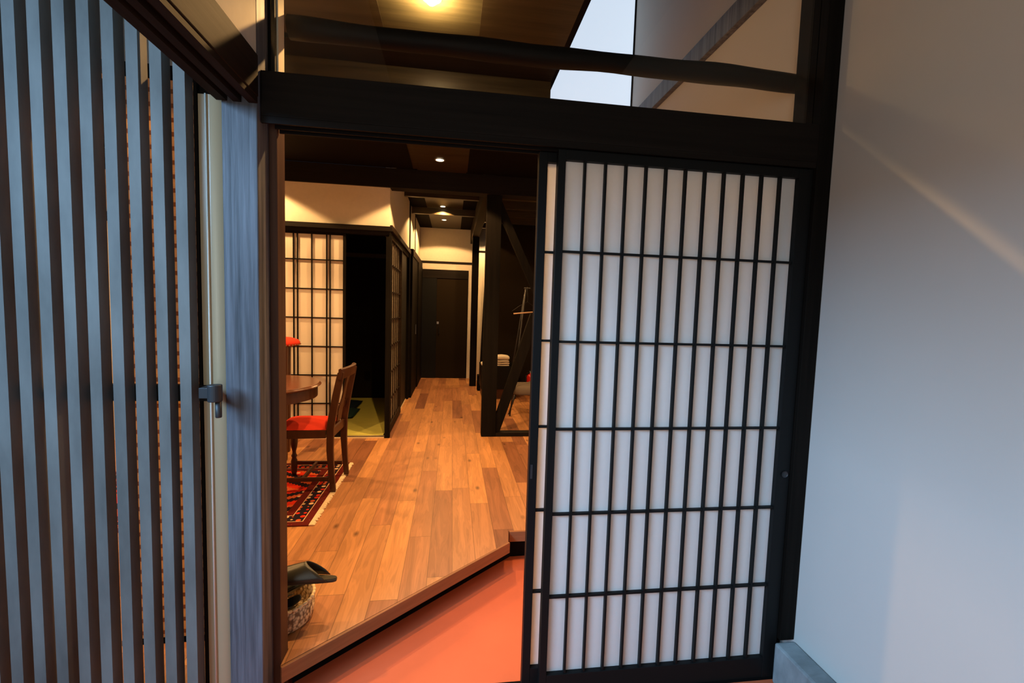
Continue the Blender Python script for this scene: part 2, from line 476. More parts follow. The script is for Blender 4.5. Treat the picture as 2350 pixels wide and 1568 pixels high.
# ------------------------------------------------------------------ mesh helpers
class MB:
    def __init__(s):
        s.bm = bmesh.new()

    def box(s, x0, x1, y0, y1, z0, z1):
        vs = [s.bm.verts.new((x, y, z)) for z in (z0, z1) for y in (y0, y1) for x in (x0, x1)]
        for f in ((0, 2, 3, 1), (4, 5, 7, 6), (0, 1, 5, 4), (2, 6, 7, 3), (0, 4, 6, 2), (1, 3, 7, 5)):
            s.bm.faces.new([vs[i] for i in f])
        return s

    def prism(s, poly, z0, z1):
        """poly (x, y) counter-clockwise, extruded in z"""
        a = [s.bm.verts.new((x, y, z0)) for x, y in poly]
        b = [s.bm.verts.new((x, y, z1)) for x, y in poly]
        n = len(poly)
        s.bm.faces.new(a[::-1]); s.bm.faces.new(b)
        for i in range(n):
            s.bm.faces.new((a[i], a[(i + 1) % n], b[(i + 1) % n], b[i]))
        return s

    def prism_y(s, poly, y0, y1):
        """poly (x, z) extruded along y"""
        a = [s.bm.verts.new((x, y0, z)) for x, z in poly]
        b = [s.bm.verts.new((x, y1, z)) for x, z in poly]
        n = len(poly)
        s.bm.faces.new(a); s.bm.faces.new(b[::-1])
        for i in range(n):
            s.bm.faces.new((a[(i + 1) % n], a[i], b[i], b[(i + 1) % n]))
        return s

    def tube(s, pts, rad, n=12, cap=True, flat=None):
        """swept tube along points; rad a number or a list; flat=(a,b) elliptical scale"""
        pts = [Vector(p) for p in pts]
        rs = rad if isinstance(rad, (list, tuple)) else [rad] * len(pts)
        rings = []
        up = Vector((0, 0, 1))
        for i, p in enumerate(pts):
            t = (pts[min(i + 1, len(pts) - 1)] - pts[max(i - 1, 0)]).normalized()
            ref = up if abs(t.dot(up)) < 0.95 else Vector((1, 0, 0))
            u = t.cross(ref).normalized()
            v = t.cross(u).normalized()
            fa, fb = flat or (1, 1)
            rings.append([s.bm.verts.new(p + u * math.cos(2 * PI * k / n) * rs[i] * fa + v * math.sin(2 * PI * k / n) * rs[i] * fb) for k in range(n)])
        for a, b in zip(rings, rings[1:]):
            for k in range(n):
                s.bm.faces.new((a[k], a[(k + 1) % n], b[(k + 1) % n], b[k]))
        if cap:
            s.bm.faces.new(rings[0][::-1]); s.bm.faces.new(rings[-1])
        return s

    def lathe(s, prof, cx, cy, n=32, cap=True):
        rings = [[s.bm.verts.new((cx + r * math.cos(2 * PI * k / n), cy + r * math.sin(2 * PI * k / n), z)) for k in range(n)] for r, z in prof]
        for a, b in zip(rings, rings[1:]):
            for k in range(n):
                s.bm.faces.new((a[k], a[(k + 1) % n], b[(k + 1) % n], b[k]))
        if cap:
            s.bm.faces.new(rings[0][::-1]); s.bm.faces.new(rings[-1])
        return s

    def loft(s, rings, closed=True, cap=True):
        rr = [[s.bm.verts.new(p) for p in r] for r in rings]
        n = len(rr[0])
        for a, b in zip(rr, rr[1:]):
            for k in range(n if closed else n - 1):
                s.bm.faces.new((a[k], a[(k + 1) % n], b[(k + 1) % n], b[k]))
        if cap and closed:
            s.bm.faces.new(rr[0][::-1]); s.bm.faces.new(rr[-1])
        return s

    def bar(s, a, b, w, d, wdir=(0, 1, 0)):
        """rectangular bar from a to b; w along wdir, d along the third direction"""
        a, b = Vector(a), Vector(b)
        t = (b - a).normalized()
        wv = Vector(wdir)
        wv = (wv - t * wv.dot(t)).normalized()
        dv = t.cross(wv)
        rr = []
        for p in (a, b):
            rr.append([p + wv * sw * w / 2 + dv * sd * d / 2 for sw, sd in ((-1, -1), (1, -1), (1, 1), (-1, 1))])
        return s.loft(rr)

    def build(s, name, material, parent=None, bevel=0.0, smooth=False, solid=0.0, subsurf=0):
        bmesh.ops.remove_doubles(s.bm, verts=s.bm.verts, dist=1e-6)
        bmesh.ops.recalc_face_normals(s.bm, faces=s.bm.faces)
        me = bpy.data.meshes.new(name)
        s.bm.to_mesh(me)
        s.bm.free()
        o = bpy.data.objects.new(name, me)
        COL.objects.link(o)
        me.materials.append(material)
        if smooth:
            for p in me.polygons:
                p.use_smooth = True
        if solid:
            md = o.modifiers.new('solid', 'SOLIDIFY'); md.thickness = solid; md.offset = 0
        if bevel:
            md = o.modifiers.new('bevel', 'BEVEL'); md.width = bevel; md.segments = 2; md.limit_method = 'ANGLE'
        if subsurf:
            md = o.modifiers.new('sub', 'SUBSURF'); md.levels = subsurf; md.render_levels = subsurf
        if parent is not None:
            o.parent = parent
            o.matrix_parent_inverse = Matrix.Translation(-Vector(parent.location))
        return o


def thing(name, label, cat, loc=(0, 0, 0), group=None):
    o = bpy.data.objects.new(name, None)
    COL.objects.link(o)
    o.empty_display_size = 0.1
    o.location = loc
    o['label'] = label; o['category'] = cat
    if group:
        o['group'] = group
    return o


def tag(o, label, cat, group=None):
    o['label'] = label; o['category'] = cat
    if group:
        o['group'] = group
    return o


def struct(o, label=None):
    o['kind'] = 'structure'
    if label:
        o['label'] = label
    return o


B = lambda *a: MB().box(*a)

# ------------------------------------------------------------------ the setting: floors
struct(B(-3.2, 1.36, -2.2, 2.6, -0.06, 0.0).build('floor', MT['terracotta']), 'smooth terracotta red entrance floor')

XL, YE0 = -0.548, 1.474          # platform edge (diagonal) starts at the jamb
nose = (0.315, 2.199)
poly = [(-0.548, 1.552), (-0.548, YE0 + 0.004), nose, (0.33, 2.312), (1.305, 2.312), (1.305, 7.9), (-3.0, 7.9), (-3.0, 1.552)]
fl = MB().prism(poly, 0.115, 0.16).build('floor.001', MT['floor'])
struct(fl, 'raised floor of wide warm brown wooden boards')
# nosing boards along the diagonal and the straight edge
dv = Vector((nose[0] - XL, nose[1] - YE0, 0)).normalized()
nv = Vector((dv.y, -dv.x, 0))


def strip(p, q, off0, off1, z0, z1, name, m_):
    t = (Vector((*q, 0)) - Vector((*p, 0))).normalized()
    nn = Vector((t.y, -t.x, 0))
    P = [Vector((*p, 0)) + nn * off0, Vector((*q, 0)) + nn * off0, Vector((*q, 0)) + nn * off1, Vector((*p, 0)) + nn * off1]
    return MB().prism([(v.x, v.y) for v in P], z0, z1).build(name, m_, bevel=0.002)


struct(strip((XL, YE0), nose, 0.0, 0.012, 0.105, 0.161, 'trim_1', MT['nosing']), 'light brown wooden nosing along the diagonal step')
struct(B(0.333, 1.305, 2.298, 2.312, 0.105, 0.161).build('trim_2', MT['nosing']), 'wooden nosing of the straight step')
pr = [(-0.548, 1.584), (0.345, 2.334), (1.305, 2.37), (1.305, 2.45), (-0.548, 2.45)]
struct(MB().prism(pr, 0.0, 0.112).build('trim_3', MT['black']), 'black recessed plinth under the wooden step')
# wooden floor seen through the lattice on the left
struct(B(-3.0, -0.735, 1.43, 1.5515, 0.02, 0.16).build('floor.002', MT['floor']), 'wooden floor edge behind the slatted door')

# right hand side: plaster wall, stone kerb
struct(B(1.31, 1.37, -2.2, 7.9, 0.0, 4.6).build('wall_right', MT['plaster_right']), 'plain white plaster wall on the right')
struct(B(1.225, 1.308, -2.2, 1.415, 0.0, 0.158).build('baseboard_right', MT['kerb'], bevel=0.008), 'grey stone kerb at the foot of the right wall')
# left front wall with beam
struct(B(-0.66, -0.571, -2.2, 1.398, 2.080, 3.3).build('wall_left', MT['plaster_cream']), 'cream plaster wall above the left beam')
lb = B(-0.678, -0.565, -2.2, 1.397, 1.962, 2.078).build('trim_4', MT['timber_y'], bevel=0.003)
struct(lb, 'brown timber beam over the left opening')
struct(B(-0.592, -0.568, -2.2, 1.397, 1.945, 1.962).build('trim_5', MT['timber_y']), 'track rib under the left beam')
struct(B(-0.678, -0.650, -2.2, 1.397, 1.945, 1.962).build('trim_6', MT['timber_y']), 'outer track rib under the left beam')
struct(B(-0.634, -0.612, -2.2, 1.397, 1.945, 1.962).build('trim_7', MT['timber_y']), 'middle track rib under the left beam')
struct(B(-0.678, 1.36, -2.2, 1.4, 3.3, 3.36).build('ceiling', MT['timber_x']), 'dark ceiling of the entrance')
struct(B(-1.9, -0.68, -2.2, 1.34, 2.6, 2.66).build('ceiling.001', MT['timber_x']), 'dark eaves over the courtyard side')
struct(B(-0.67, 1.36, -2.26, -2.2, 2.3, 3.36).build('wall_back', MT['plaster_right']), 'wall over the entrance behind')

# ------------------------------------------------------------------ door wall timbers (plane y = 1.45)
post = B(-0.667, -0.571, 1.40, 1.482, 0.0, 3.3).build('timber_post', MT['weathered'], bevel=0.003)
tag(post, 'square post left of the doorway, its front face blue-grey in daylight', 'post')
j = B(-0.667, -0.5485, 1.4835, 1.548, 0.0, 2.05).build('trim_8', MT['jamb'], bevel=0.002)
struct(j, 'brown door jamb beside the left post')
struct(B(-0.667, -0.5485, 1.500, 1.548, 2.052, 3.3).build('wall_left.001', MT['plaster_cream']), 'cream end of wall beside the glass over the door')
struct(B(-0.575, -0.553, 1.4835, 1.499, 2.052, 3.3).build('trim_9', MT['timber_z']), 'thin dark glazing bead')
# lintel with two tracks
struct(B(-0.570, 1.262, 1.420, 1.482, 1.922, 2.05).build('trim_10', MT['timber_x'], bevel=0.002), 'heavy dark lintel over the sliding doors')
for k, (a, b_) in enumerate(((1.4205, 1.4275), (1.4605, 1.4665), (1.4965, 1.502))):
    struct(B(-0.546 if a > 1.45 else -0.569, 1.249, a, b_, 1.9015, 1.9215).build('trim_%d' % (11 + k), MT['timber_x']), 'dark track rib under the lintel')
struct(B(-0.547, 1.249, 1.483, 1.502, 1.922, 2.05).build('trim_14', MT['timber_x']), 'rear half of the dark lintel')
rp = B(1.250, 1.309, 1.418, 1.482, 0.159, 3.3).build('timber_post', MT['timber_z'], bevel=0.002)
rp.location.y += 0.0
tag(rp, 'near black post between the sliding doors and the white wall', 'post')
rq = B(1.252, 1.309, 1.484, 1.553, 0.0, 3.3).build('timber_post', MT['timber_z'], bevel=0.002)
tag(rq, 'dark post seen through the glass at the right end, behind the lintel', 'post')
gl = B(-0.552, 1.250, 1.452, 1.457, 2.0505, 3.3).build('window_1', MT['glass'])
struct(gl, 'clear glass above the lintel')

# ------------------------------------------------------------------ shoji sliding doors at the entrance
ROWZ = [1.868, 1.579, 1.281, 0.994, 0.697, 0.391, 0.083]
ROWZ = [1.868] + [round(1.375 + (0.34422 - 0.20739 * i) * 1.45, 4) for i in range(1, 6)] + [0.085]


def shoji(y0, xl, xr, stile_l, stile_r, nbars, bar0, pitch, name, label, rows, depth=0.03, group=None, mtl='black_lacquer', paper='paper', ztop=1.90, zbot=0.004, barw=0.0075, axis='x', pairs=None):
    """y0 = front face; kumiko grid in front of the paper"""
    t = thing(name, label, 'sliding door', ((xl + xr) / 2, y0 + depth / 2, zbot) if axis == 'x' else (y0 + depth / 2, (xl + xr) / 2, zbot), group)

    def bb(mb, a0, a1, d0, d1, z0, z1):
        if axis == 'x':
            mb.box(a0, a1, d0, d1, z0, z1)
        else:
            mb.box(d0, d1, a0, a1, z0, z1)
        return mb
    y1 = y0 + depth
    M_ = MT[mtl]
    bb(MB(), xl, xl + stile_l, y0, y1, zbot, ztop).build('stile', M_, t, bevel=0.0015)
    bb(MB(), xr - stile_r, xr, y0, y1, zbot, ztop).build('stile', M_, t, bevel=0.0015)
    bb(MB(), xl + stile_l, xr - stile_r, y0 + .001, y1 - .001, rows[0], ztop).build('top_rail', M_, t, bevel=0.001)
    bb(MB(), xl + stile_l, xr - stile_r, y0 + .001, y1 - .001, zbot, rows[-1]).build('bottom_rail', M_, t, bevel=0.0015)
    g = MB()
    ky0, ky1 = y0 + 0.004, y0 + depth * 0.62
    xs = pairs if pairs else [bar0 + pitch * i for i in range(nbars)]
    for x in xs:
        if xl + stile_l < x < xr - stile_r:
            bb(g, x - barw / 2, x + barw / 2, ky0, ky1, rows[-1], rows[0])
    for z in rows[1:-1]:
        bb(g, xl + stile_l, xr - stile_r, ky0 + .001, ky1 - .001, z - barw / 2, z + barw / 2)
    g.build('grid', M_, t)
    bb(MB(), xl + stile_l, xr - stile_r, ky1 + 0.0005, ky1 + 0.0015, rows[-1], rows[0]).build('paper', MT[paper], t)
    return t


dxs = 0.04879526 * 1.45
bar1 = (0.24252144 + 0.04879526) * 1.45
s1 = shoji(1.431, 0.330, 1.248, 0.0255, 0.052, 11, bar1, dxs, 'shoji_door', 'wide paper sliding door in front, with its twelve columns of cells', ROWZ)
mm = MB()
mm.lathe([(0.0, 0.0), (0.011, 0.0), (0.013, 0.002), (0.013, 0.003)], 0, 0, 20, cap=False)
fp = mm.build('finger_pull', MT['iron'], None, smooth=True)
fp.rotation_euler = (PI / 2, 0, 0)
fp.location = (1.226 - s1.location.x, 1.4305 - s1.location.y, 0.80 - s1.location.z)
fp.parent = s1
s2 = shoji(1.467, 0.274, 1.19, 0.029, 0.045, 12, bar1 - dxs * 0.98, dxs, 'shoji_door', 'rear paper sliding door, only its narrow left edge showing', ROWZ)
B(0.279, 0.287, 1.4655, 1.4669, 0.79, 0.84).build('finger_pull', MT['iron'], s2)
struct(B(-0.547, 1.249, 1.425, 1.51, 0.0, 0.003).build('trim_15', MT['black']), 'dark floor track of the sliding doors')

# ------------------------------------------------------------------ log beam behind the glass
lg = MB()
pts, rads = [], []
rnd = random.Random(3)
for i in range(31):
    x = -0.548 + i * (1.305 + 0.548 - 0.002) / 30
    a = i / 30
    zc = 2.270 + 0.002 * math.sin(a * 9) + 0.0015 * math.sin(a * 23 + 1)
    pts.append((x + 0.001, 1.588 + 0.004 * math.sin(a * 7), zc))
    rads.append(0.034 + 0.002 * math.sin(a * 15 + 2) + 0.001 * math.sin(a * 41))
lg.tube(pts, rads, 14, flat=(1.0, 1.0))
tag(lg.build('log_beam', MT['timber_x'], smooth=True), 'long wavy natural log running across behind the glass over the doorway', 'beam')

# ------------------------------------------------------------------ left slatted door, moulding, latch
lat = thing('lattice_door', 'dark wooden door of upright slats filling the left of the picture', 'door', (-1.1, 1.40, 0.0))
g = MB()
for k in range(-11, 4):
    x = -0.9415 + 0.0575 * k
    g.box(x, x + 0.0295, 1.36, 1.3985, 0.03, 2.5)
g.build('slats', MT['slat'], lat)
B(-1.62, -0.7005, 1.399, 1.421, 1.076, 1.124).build('middle_rail', MT['black_lacquer'], lat)
B(-1.62, -0.7005, 1.399, 1.421, 0.03, 0.10).build('bottom_rail', MT['black_lacquer'], lat)
B(-1.62, -0.7005, 1.399, 1.421, 2.42, 2.5).build('top_rail', MT['black_lacquer'], lat)
B(-0.7395, -0.7305, 1.3992, 1.4208, 0.10, 2.42).build('stile', MT['timber_z'], lat)
lt = thing('door_latch', 'small round black iron latch with a drop pin on the slatted door', 'latch', (-0.668, 1.345, 1.089))
MB().lathe([(0.0, 1.087), (0.0175, 1.087), (0.0185, 1.089), (0.0185, 1.133), (0.0175, 1.135), (0.0, 1.135)], -0.670, 1.345, 28, cap=False).build('latch_ring', MT['iron'], lt, smooth=False)
MB().lathe([(0.0, 1.040), (0.0075, 1.040), (0.0085, 1.043), (0.0085, 1.0865), (0.0, 1.0865)], -0.661, 1.345, 20, cap=False).build('latch_pin', MT['iron'], lt, smooth=True)
B(-0.7105, -0.687, 1.340, 1.352, 1.096, 1.126).build('latch_plate', MT['iron'], lt, bevel=0.001)
B(-0.7105, -0.700, 1.3525, 1.3988, 1.096, 1.126).build('bracket', MT['iron'], lt)
# cream moulding: flat leaf, bead and rounded leaf
prof = [(-0.729, 1.412), (-0.729, 1.402), (-0.7105, 1.402)]
for k in range(7):
    a = PI - PI * k / 6
    prof.append((-0.7072 + 0.0033 * math.cos(a), 1.401 - 0.004 * math.sin(a)))
for k in range(1, 9):
    a = k / 8
    prof.append((-0.7035 + 0.0325 * a, 1.3995 + 0.001 + 0.010 * a * a))
prof += [(-0.671, 1.412)]
struct(MB().tube([(-0.7072, 1.3968, 0.0), (-0.7072, 1.3968, 1.96)], 0.0024, 10).build('trim_42', mat('white_bead', (0.75, 0.75, 0.68), 0.25, 0.5), smooth=True), 'pale bead down the middle of the cream moulding')
cm = MB().prism(prof[::-1], 0.0, 1.96)
struct(cm.build('trim_16', MT['cream_strip']), 'cream vertical moulding between slatted door and post')
struct(B(-0.7195, -0.69, 1.471, 1.672, 0.161, 2.06).build('wall_front.001', MT['brown_wall']), 'dark return between left post and the blinds')
struct(B(-0.7295, -0.669, 1.413, 1.47, 0.0, 2.6).build('wall_left.002', MT['timber_z']), 'dark return beside the left post')

# reed blind behind the lattice, its narrow daylit window and base
bl = thing('reed_blind', 'tan woven reed blind glimpsed between the dark slats', 'blind', (-0.88, 1.475, 0.28))
B(-1.018, -0.733, 1.473, 1.477, 0.290, 2.02).build('reeds', MT['blind'], bl)
B(-1.018, -0.733, 1.469, 1.481, 0.272, 0.2898).build('bottom_bar', MT['timber_x'], bl)
B(-1.018, -0.733, 1.469, 1.481, 2.0202, 2.06).build('top_bar', MT['timber_x'], bl)
bl2 = thing('reed_blind', 'second tan reed blind, further left behind the slats', 'blind', (-1.45, 1.475, 0.28))
B(-1.9, -1.046, 1.473, 1.477, 0.290, 2.02).build('reeds', MT['blind'], bl2)
B(-1.9, -1.046, 1.469, 1.481, 0.272, 0.2898).build('bottom_bar', MT['timber_x'], bl2)
B(-1.9, -1.046, 1.469, 1.481, 2.0202, 2.06).build('top_bar', MT['timber_x'], bl2)
struct(B(-2.925, -2.865, 4.078, 4.084, 0.25, 1.86).build('window_2', MT['daylit']), 'narrow daylit window far behind the slats')
struct(B(-3.0, -1.862, 4.086, 4.15, 0.172, 2.004).build('wall_tatami.002', MT['plaster_cream']), 'cream wall left of the paper doors')
struct(B(-3.0, -1.902, 1.56, 1.67, 0.161, 2.061).build('wall_front.002', MT['plaster_cream']), 'wall left of the blinds')
struct(B(-3.0, -0.70, 1.56, 1.60, 2.062, 3.0).build('wall_front', MT['plaster_cream']), 'wall over the blinds')
lowstep = thing('wooden_stool', 'low wooden stool foot glimpsed at the bottom between the slats', 'stool', (-0.93, 1.70, 0.16))
B(-1.02, -0.86, 1.66, 1.74, 0.225, 0.242).build('seat', MT['palewood'], lowstep, bevel=0.002)
for sx in (-1.01, -0.89):
    B(sx, sx + 0.02, 1.67, 1.73, 0.161, 0.2245).build('leg', MT['nosing'], lowstep)

# ------------------------------------------------------------------ interior shell
CZ1, CZ2, CZ3 = 2.755, 2.585, 2.71
struct(B(-3.0, -0.37, 1.56, 2.66, CZ1, CZ1 + 0.05).build('ceiling.002', MT['dropboard']), 'dark ceiling boards near the door')
struct(B(0.105, 0.55, 1.56, 2.66, CZ1, CZ1 + 0.05).build('ceiling.003', MT['dropboard']), 'dark ceiling boards right of the lamp')
struct(B(-0.37, 0.105, 1.56, 2.66, CZ1 + 0.006, CZ1 + 0.05).build('ceiling.004', MT['ceilboard']), 'brown ceiling board around the first lamp')
struct(B(-3.0, 0.55, 2.66, 2.70, CZ2, CZ1 + 0.05).build('trim_17', MT['dropboard']), 'brown drop board across the ceiling')
struct(B(-3.0, 0.55, 2.49, 2.655, 2.73, 2.754).build('trim_41', MT['timber_x']), 'flat dark strip standing in for shadow in front of the drop board')  # thin strip added for the dark shadow band across the ceiling boards
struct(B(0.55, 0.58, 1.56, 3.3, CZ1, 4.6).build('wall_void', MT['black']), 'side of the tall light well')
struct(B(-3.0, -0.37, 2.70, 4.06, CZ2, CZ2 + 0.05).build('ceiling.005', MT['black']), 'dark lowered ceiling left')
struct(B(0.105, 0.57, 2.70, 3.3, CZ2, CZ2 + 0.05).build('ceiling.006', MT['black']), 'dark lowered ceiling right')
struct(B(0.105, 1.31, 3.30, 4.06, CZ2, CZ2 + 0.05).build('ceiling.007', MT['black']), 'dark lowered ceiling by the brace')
struct(B(-0.37, 0.105, 2.70, 4.06, CZ2 + 0.006, CZ2 + 0.05).build('ceiling.008', MT['dropboard']), 'brown board around the second lamp')
struct(B(0.60, 1.309, 3.30, 3.34, 3.781, 4.6).build('wall_void.001', MT['timber_x']), 'unseen dark panel added to cut the light of the high window')  # out of view, added to shorten the glowing pane and weaken its light
struct(B(0.60, 1.309, 3.30, 3.34, CZ2 + 0.05, 3.78).build('window_3', MT['daylit']), 'bright frosted daylit window high in the light well')
struct(B(1.300, 1.3095, 3.289, 3.299, CZ2 + 0.05, 4.6).build('trim_18', MT['black']), 'thin black corner joint beside the high window')
bm_ = B(1.275, 1.3095, 1.556, 3.288, 2.732, 2.84).build('wall_beam', MT['weathered'], bevel=0.003)
tag(bm_, 'weathered grey timber running back along the right wall, seen through the high glass', 'beam')
struct(B(-3.05, -3.0, 1.55, 7.9, 0.0, 3.0).build('wall_left.003', MT['plaster_cream']), 'far left wall of the dining room')
# header beam, white wall, tatami room front
struct(B(-3.0, 1.309, 4.065, 4.19, 2.42, 2.584).build('trim_19', MT['timber_x']), 'dark header beam across the room')
struct(B(-3.0, -0.57, 4.085, 4.15, 2.079, 2.419).build('wall_tatami', MT['plaster_cream']), 'cream plaster panel above the paper doors')
struct(B(-3.0, -0.545, 4.060, 4.084, 2.035, 2.078).build('trim_20', MT['timber_x'], bevel=0.002), 'dark rail around the tatami room')
struct(B(-3.0, -0.572, 4.086, 4.15, 2.005, 2.078).build('trim_21', MT['timber_x']), 'track over the paper doors')
struct(B(-0.60, -0.555, 4.086, 4.135, 0.161, 2.004).build('trim_22', MT['timber_z']), 'corner post of the tatami room')
# hall side of the tatami room
struct(B(-0.62, -0.57, 4.151, 5.83, 2.095, CZ3).build('wall_hall_left', MT['plaster_cream']), 'cream hall wall above the rail')
struct(B(-0.568, -0.545, 4.0855, 5.83, 2.045, 2.094).build('trim_23', MT['timber_y'], bevel=0.002), 'dark rail along the hall')
struct(B(-0.62, -0.572, 4.151, 5.83, 2.005, 2.094).build('trim_24', MT['timber_y']), 'door track along the hall')
struct(B(-0.62, -0.56, 5.831, 5.925, 0.161, CZ3).build('trim_25', MT['timber_z']), 'dark post half way along the hall')
struct(B(-0.62, -0.57, 5.926, 7.61, 2.145, CZ3).build('wall_hall_left.001', MT['plaster_cream']), 'cream hall wall further back')
struct(B(-0.575, -0.562, 6.66, 6.70, 2.146, CZ3).build('trim_26', MT['timber_z']), 'thin dark batten on the hall wall')
struct(B(-0.569, -0.52, 5.926, 7.61, 2.04, 2.13).build('trim_27', MT['timber_y']), 'dark rail at the back of the hall')
struct(B(-0.60, -0.53, 5.926, 6.745, 0.161, 2.039).build('door_1', MT['timber_z']), 'dark sliding door on the left of the hall')
struct(B(-0.60, -0.515, 6.746, 7.61, 0.161, 2.039).build('door_2', MT['timber_z']), 'dark door at the back left of the hall')
pl = B(-0.5295, -0.526, 6.52, 6.55, 0.98, 1.12).build('door_pull', MT['steel'], bpy.data.objects['door_1'])

shoji(-0.59, 4.137, 5.06, 0.03, 0.05, 0, 0, 0, 'shoji_door', 'paper sliding door along the hall, seen almost edge on', [1.985, 1.764, 1.508, 1.253, 0.996, 0.738, 0.48, 0.25],
      depth=0.025, paper='paper_in', ztop=2.004, zbot=0.172, axis='y', pairs=[4.137 + 0.06 + 0.138 * i for i in range(7)], barw=0.011, mtl='timber_y')
for o in [bpy.data.objects['shoji_door.002']]:
    # the grid faces the hall
    for ch in list(o.children):
        if ch.name.startswith('paper'):
            ch.location.x -= 0.0155
struct(B(-0.615, -0.592, 5.062, 5.83, 0.17, 2.004).build('door_3', MT['black_lacquer']), 'dark sliding panel along the hall')
struct(B(-0.62, -0.592, 4.14, 5.83, 0.161, 0.171).build('trim_28', MT['timber_y']), 'dark sill along the hall')
struct(B(-0.5915, -0.584, 4.14, 5.83, 0.161, 0.1715).build('trim_29', MT['light_rail']), 'pale sill strip along the hall')
# tatami room
XA = [-1.389, -1.357, -1.237, -1.112, -1.083]
XA = XA + [x - 0.2755 for x in XA[2:]] + [-1.6405, -1.7885, -1.9365]
XA = [-1.389, -1.357, -1.237, -1.112, -1.083, -1.512, -1.632, -1.664, -1.788]
shoji(4.095, -1.86, -0.95, 0.03, 0.022, 0, 0, 0, 'shoji_door', 'far paper sliding door of the tatami room with paired upright bars', [1.985, 1.764, 1.508, 1.253, 0.996, 0.738, 0.48, 0.25],
      depth=0.025, paper='paper_in', ztop=2.004, zbot=0.178, pairs=XA, barw=0.009, mtl='timber_z')
struct(B(-3.0, -0.602, 4.085, 4.15, 0.161, 0.170).build('trim_30', MT['black']), 'dark sill of the tatami room')
for k, yy in enumerate((4.080, 4.122)):
    struct(B(-3.0, -0.602, yy, yy + 0.009, 0.1605, 0.1725).build('trim_%d' % (31 + k), MT['light_rail']), 'pale sill strip of the tatami room')
struct(B(-3.0, -0.622, 4.151, 5.87, 0.1605, 0.169).build('floor.003', MT['tatami']), 'green tatami floor')
struct(B(-3.0, -0.622, 5.87, 5.90, 0.161, 2.7).build('wall_tatami.001', MT['brown_wall']), 'dark brown back wall of the tatami room')
struct(B(-3.0, -0.622, 4.19, 5.87, 2.55, 2.6).build('ceiling.009', MT['timber_x']), 'tatami room ceiling')
struct(B(-1.6, -0.80, 5.80, 5.869, 1.98, 2.03).build('trim_33', MT['ceilboard']), 'brown rail inside the tatami room')
ob = B(-1.118, -1.045, 5.864, 5.8695, 0.40, 0.52).build('wall_outlet', MT['black'])
tag(ob, 'black power outlet low on the dark wall of the tatami room', 'outlet')
# hall ceiling and beams
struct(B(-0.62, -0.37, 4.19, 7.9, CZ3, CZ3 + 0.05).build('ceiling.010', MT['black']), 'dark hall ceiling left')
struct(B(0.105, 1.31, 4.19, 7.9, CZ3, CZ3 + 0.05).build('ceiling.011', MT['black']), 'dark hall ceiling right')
struct(B(-0.37, 0.105, 4.19, 7.9, CZ3 + 0.006, CZ3 + 0.05).build('ceiling.012', MT['dropboard']), 'brown hall ceiling board')
for k, yy in enumerate((4.62, 5.19, 6.10)):
    o = B(-0.568, 0.276, yy, yy + 0.05, 2.625, CZ3 - .001).build('ceiling_beam', MT['ceilboard'])
    tag(o, ['nearest', 'middle', 'farthest'][k] + ' thin brown cross beam under the hall ceiling', 'beam', 'cross beams under the hall ceiling')
o = B(0.277, 0.379, 4.192, 7.61, 2.475, 2.58).build('ceiling_beam', MT['timber_y'], bevel=0.002)
tag(o, 'long dark beam running back along the right of the hall', 'beam')
struct(B(0.277, 0.379, 4.192, 7.61, 2.581, CZ3 - .001).build('trim_34', MT['timber_y']), 'dark board over the hall beam')
for k in range(6):
    o = B(0.3805, 1.308, 4.5 + 0.45 * k, 4.56 + 0.45 * k, 2.60, CZ3 - .001).build('ceiling_joist', MT['ceilboard'])
    tag(o, ['nearest', 'second nearest', 'third nearest', 'fourth nearest', 'second farthest', 'farthest'][k] + ' brown joist of the row under the ceiling right of the hall beam', 'joist', 'joists right of the hall')
# hall end wall and door
YE = 7.62
struct(B(-0.62, 0.311, YE, YE + 0.05, 2.16, CZ3).build('wall_end', MT['plaster_cream']), 'cream wall above the end door')
struct(B(-0.62, 0.311, YE - 0.012, YE + 0.05, 2.125, 2.159).build('trim_35', MT['timber_x']), 'dark rail above the end door')
struct(B(-0.62, 0.311, YE, YE + 0.05, 2.02, 2.124).build('wall_end.001', MT['plaster_cream']), 'cream band over the door frame')
struct(B(0.256, 0.311, YE, YE + 0.05, 0.161, 2.019).build('wall_end.002', MT['plaster_cream']), 'cream strip right of the end door')
struct(B(-0.514, 0.255, YE - 0.01, YE + 0.05, 1.875, 2.019).build('trim_36', MT['timber_x']), 'dark head of the end door')
struct(B(-0.514, -0.276, YE - 0.006, YE + 0.05, 0.161, 1.874).build('trim_37', MT['black_lacquer']), 'black panel left of the end door')
struct(B(0.243, 0.255, YE - 0.01, YE + 0.05, 0.161, 1.874).build('trim_38', MT['timber_z']), 'frame edge of the end door')
dd = thing('hall_door', 'plain black-brown door at the far end of the hall', 'door', (-0.015, YE, 0.161))
B(-0.274, 0.242, YE + 0.002, YE + 0.04, 0.163, 1.873).build('door_leaf', MT['brown_wall'], dd)
B(-0.265, -0.232, YE - 0.004, YE + 0.0018, 1.095, 1.135).build('lock_plate', MT['steel'], dd)
B(-0.235, -0.222, YE - 0.03, YE + 0.0018, 0.93, 1.05).build('handle', MT['black_lacquer'], dd)
p2 = B(0.284, 0.385, 6.84, 6.94, 0.161, 2.474).build('timber_post', MT['timber_z'], bevel=0.002)
tag(p2, 'dark slim post near the far end of the hall', 'post')
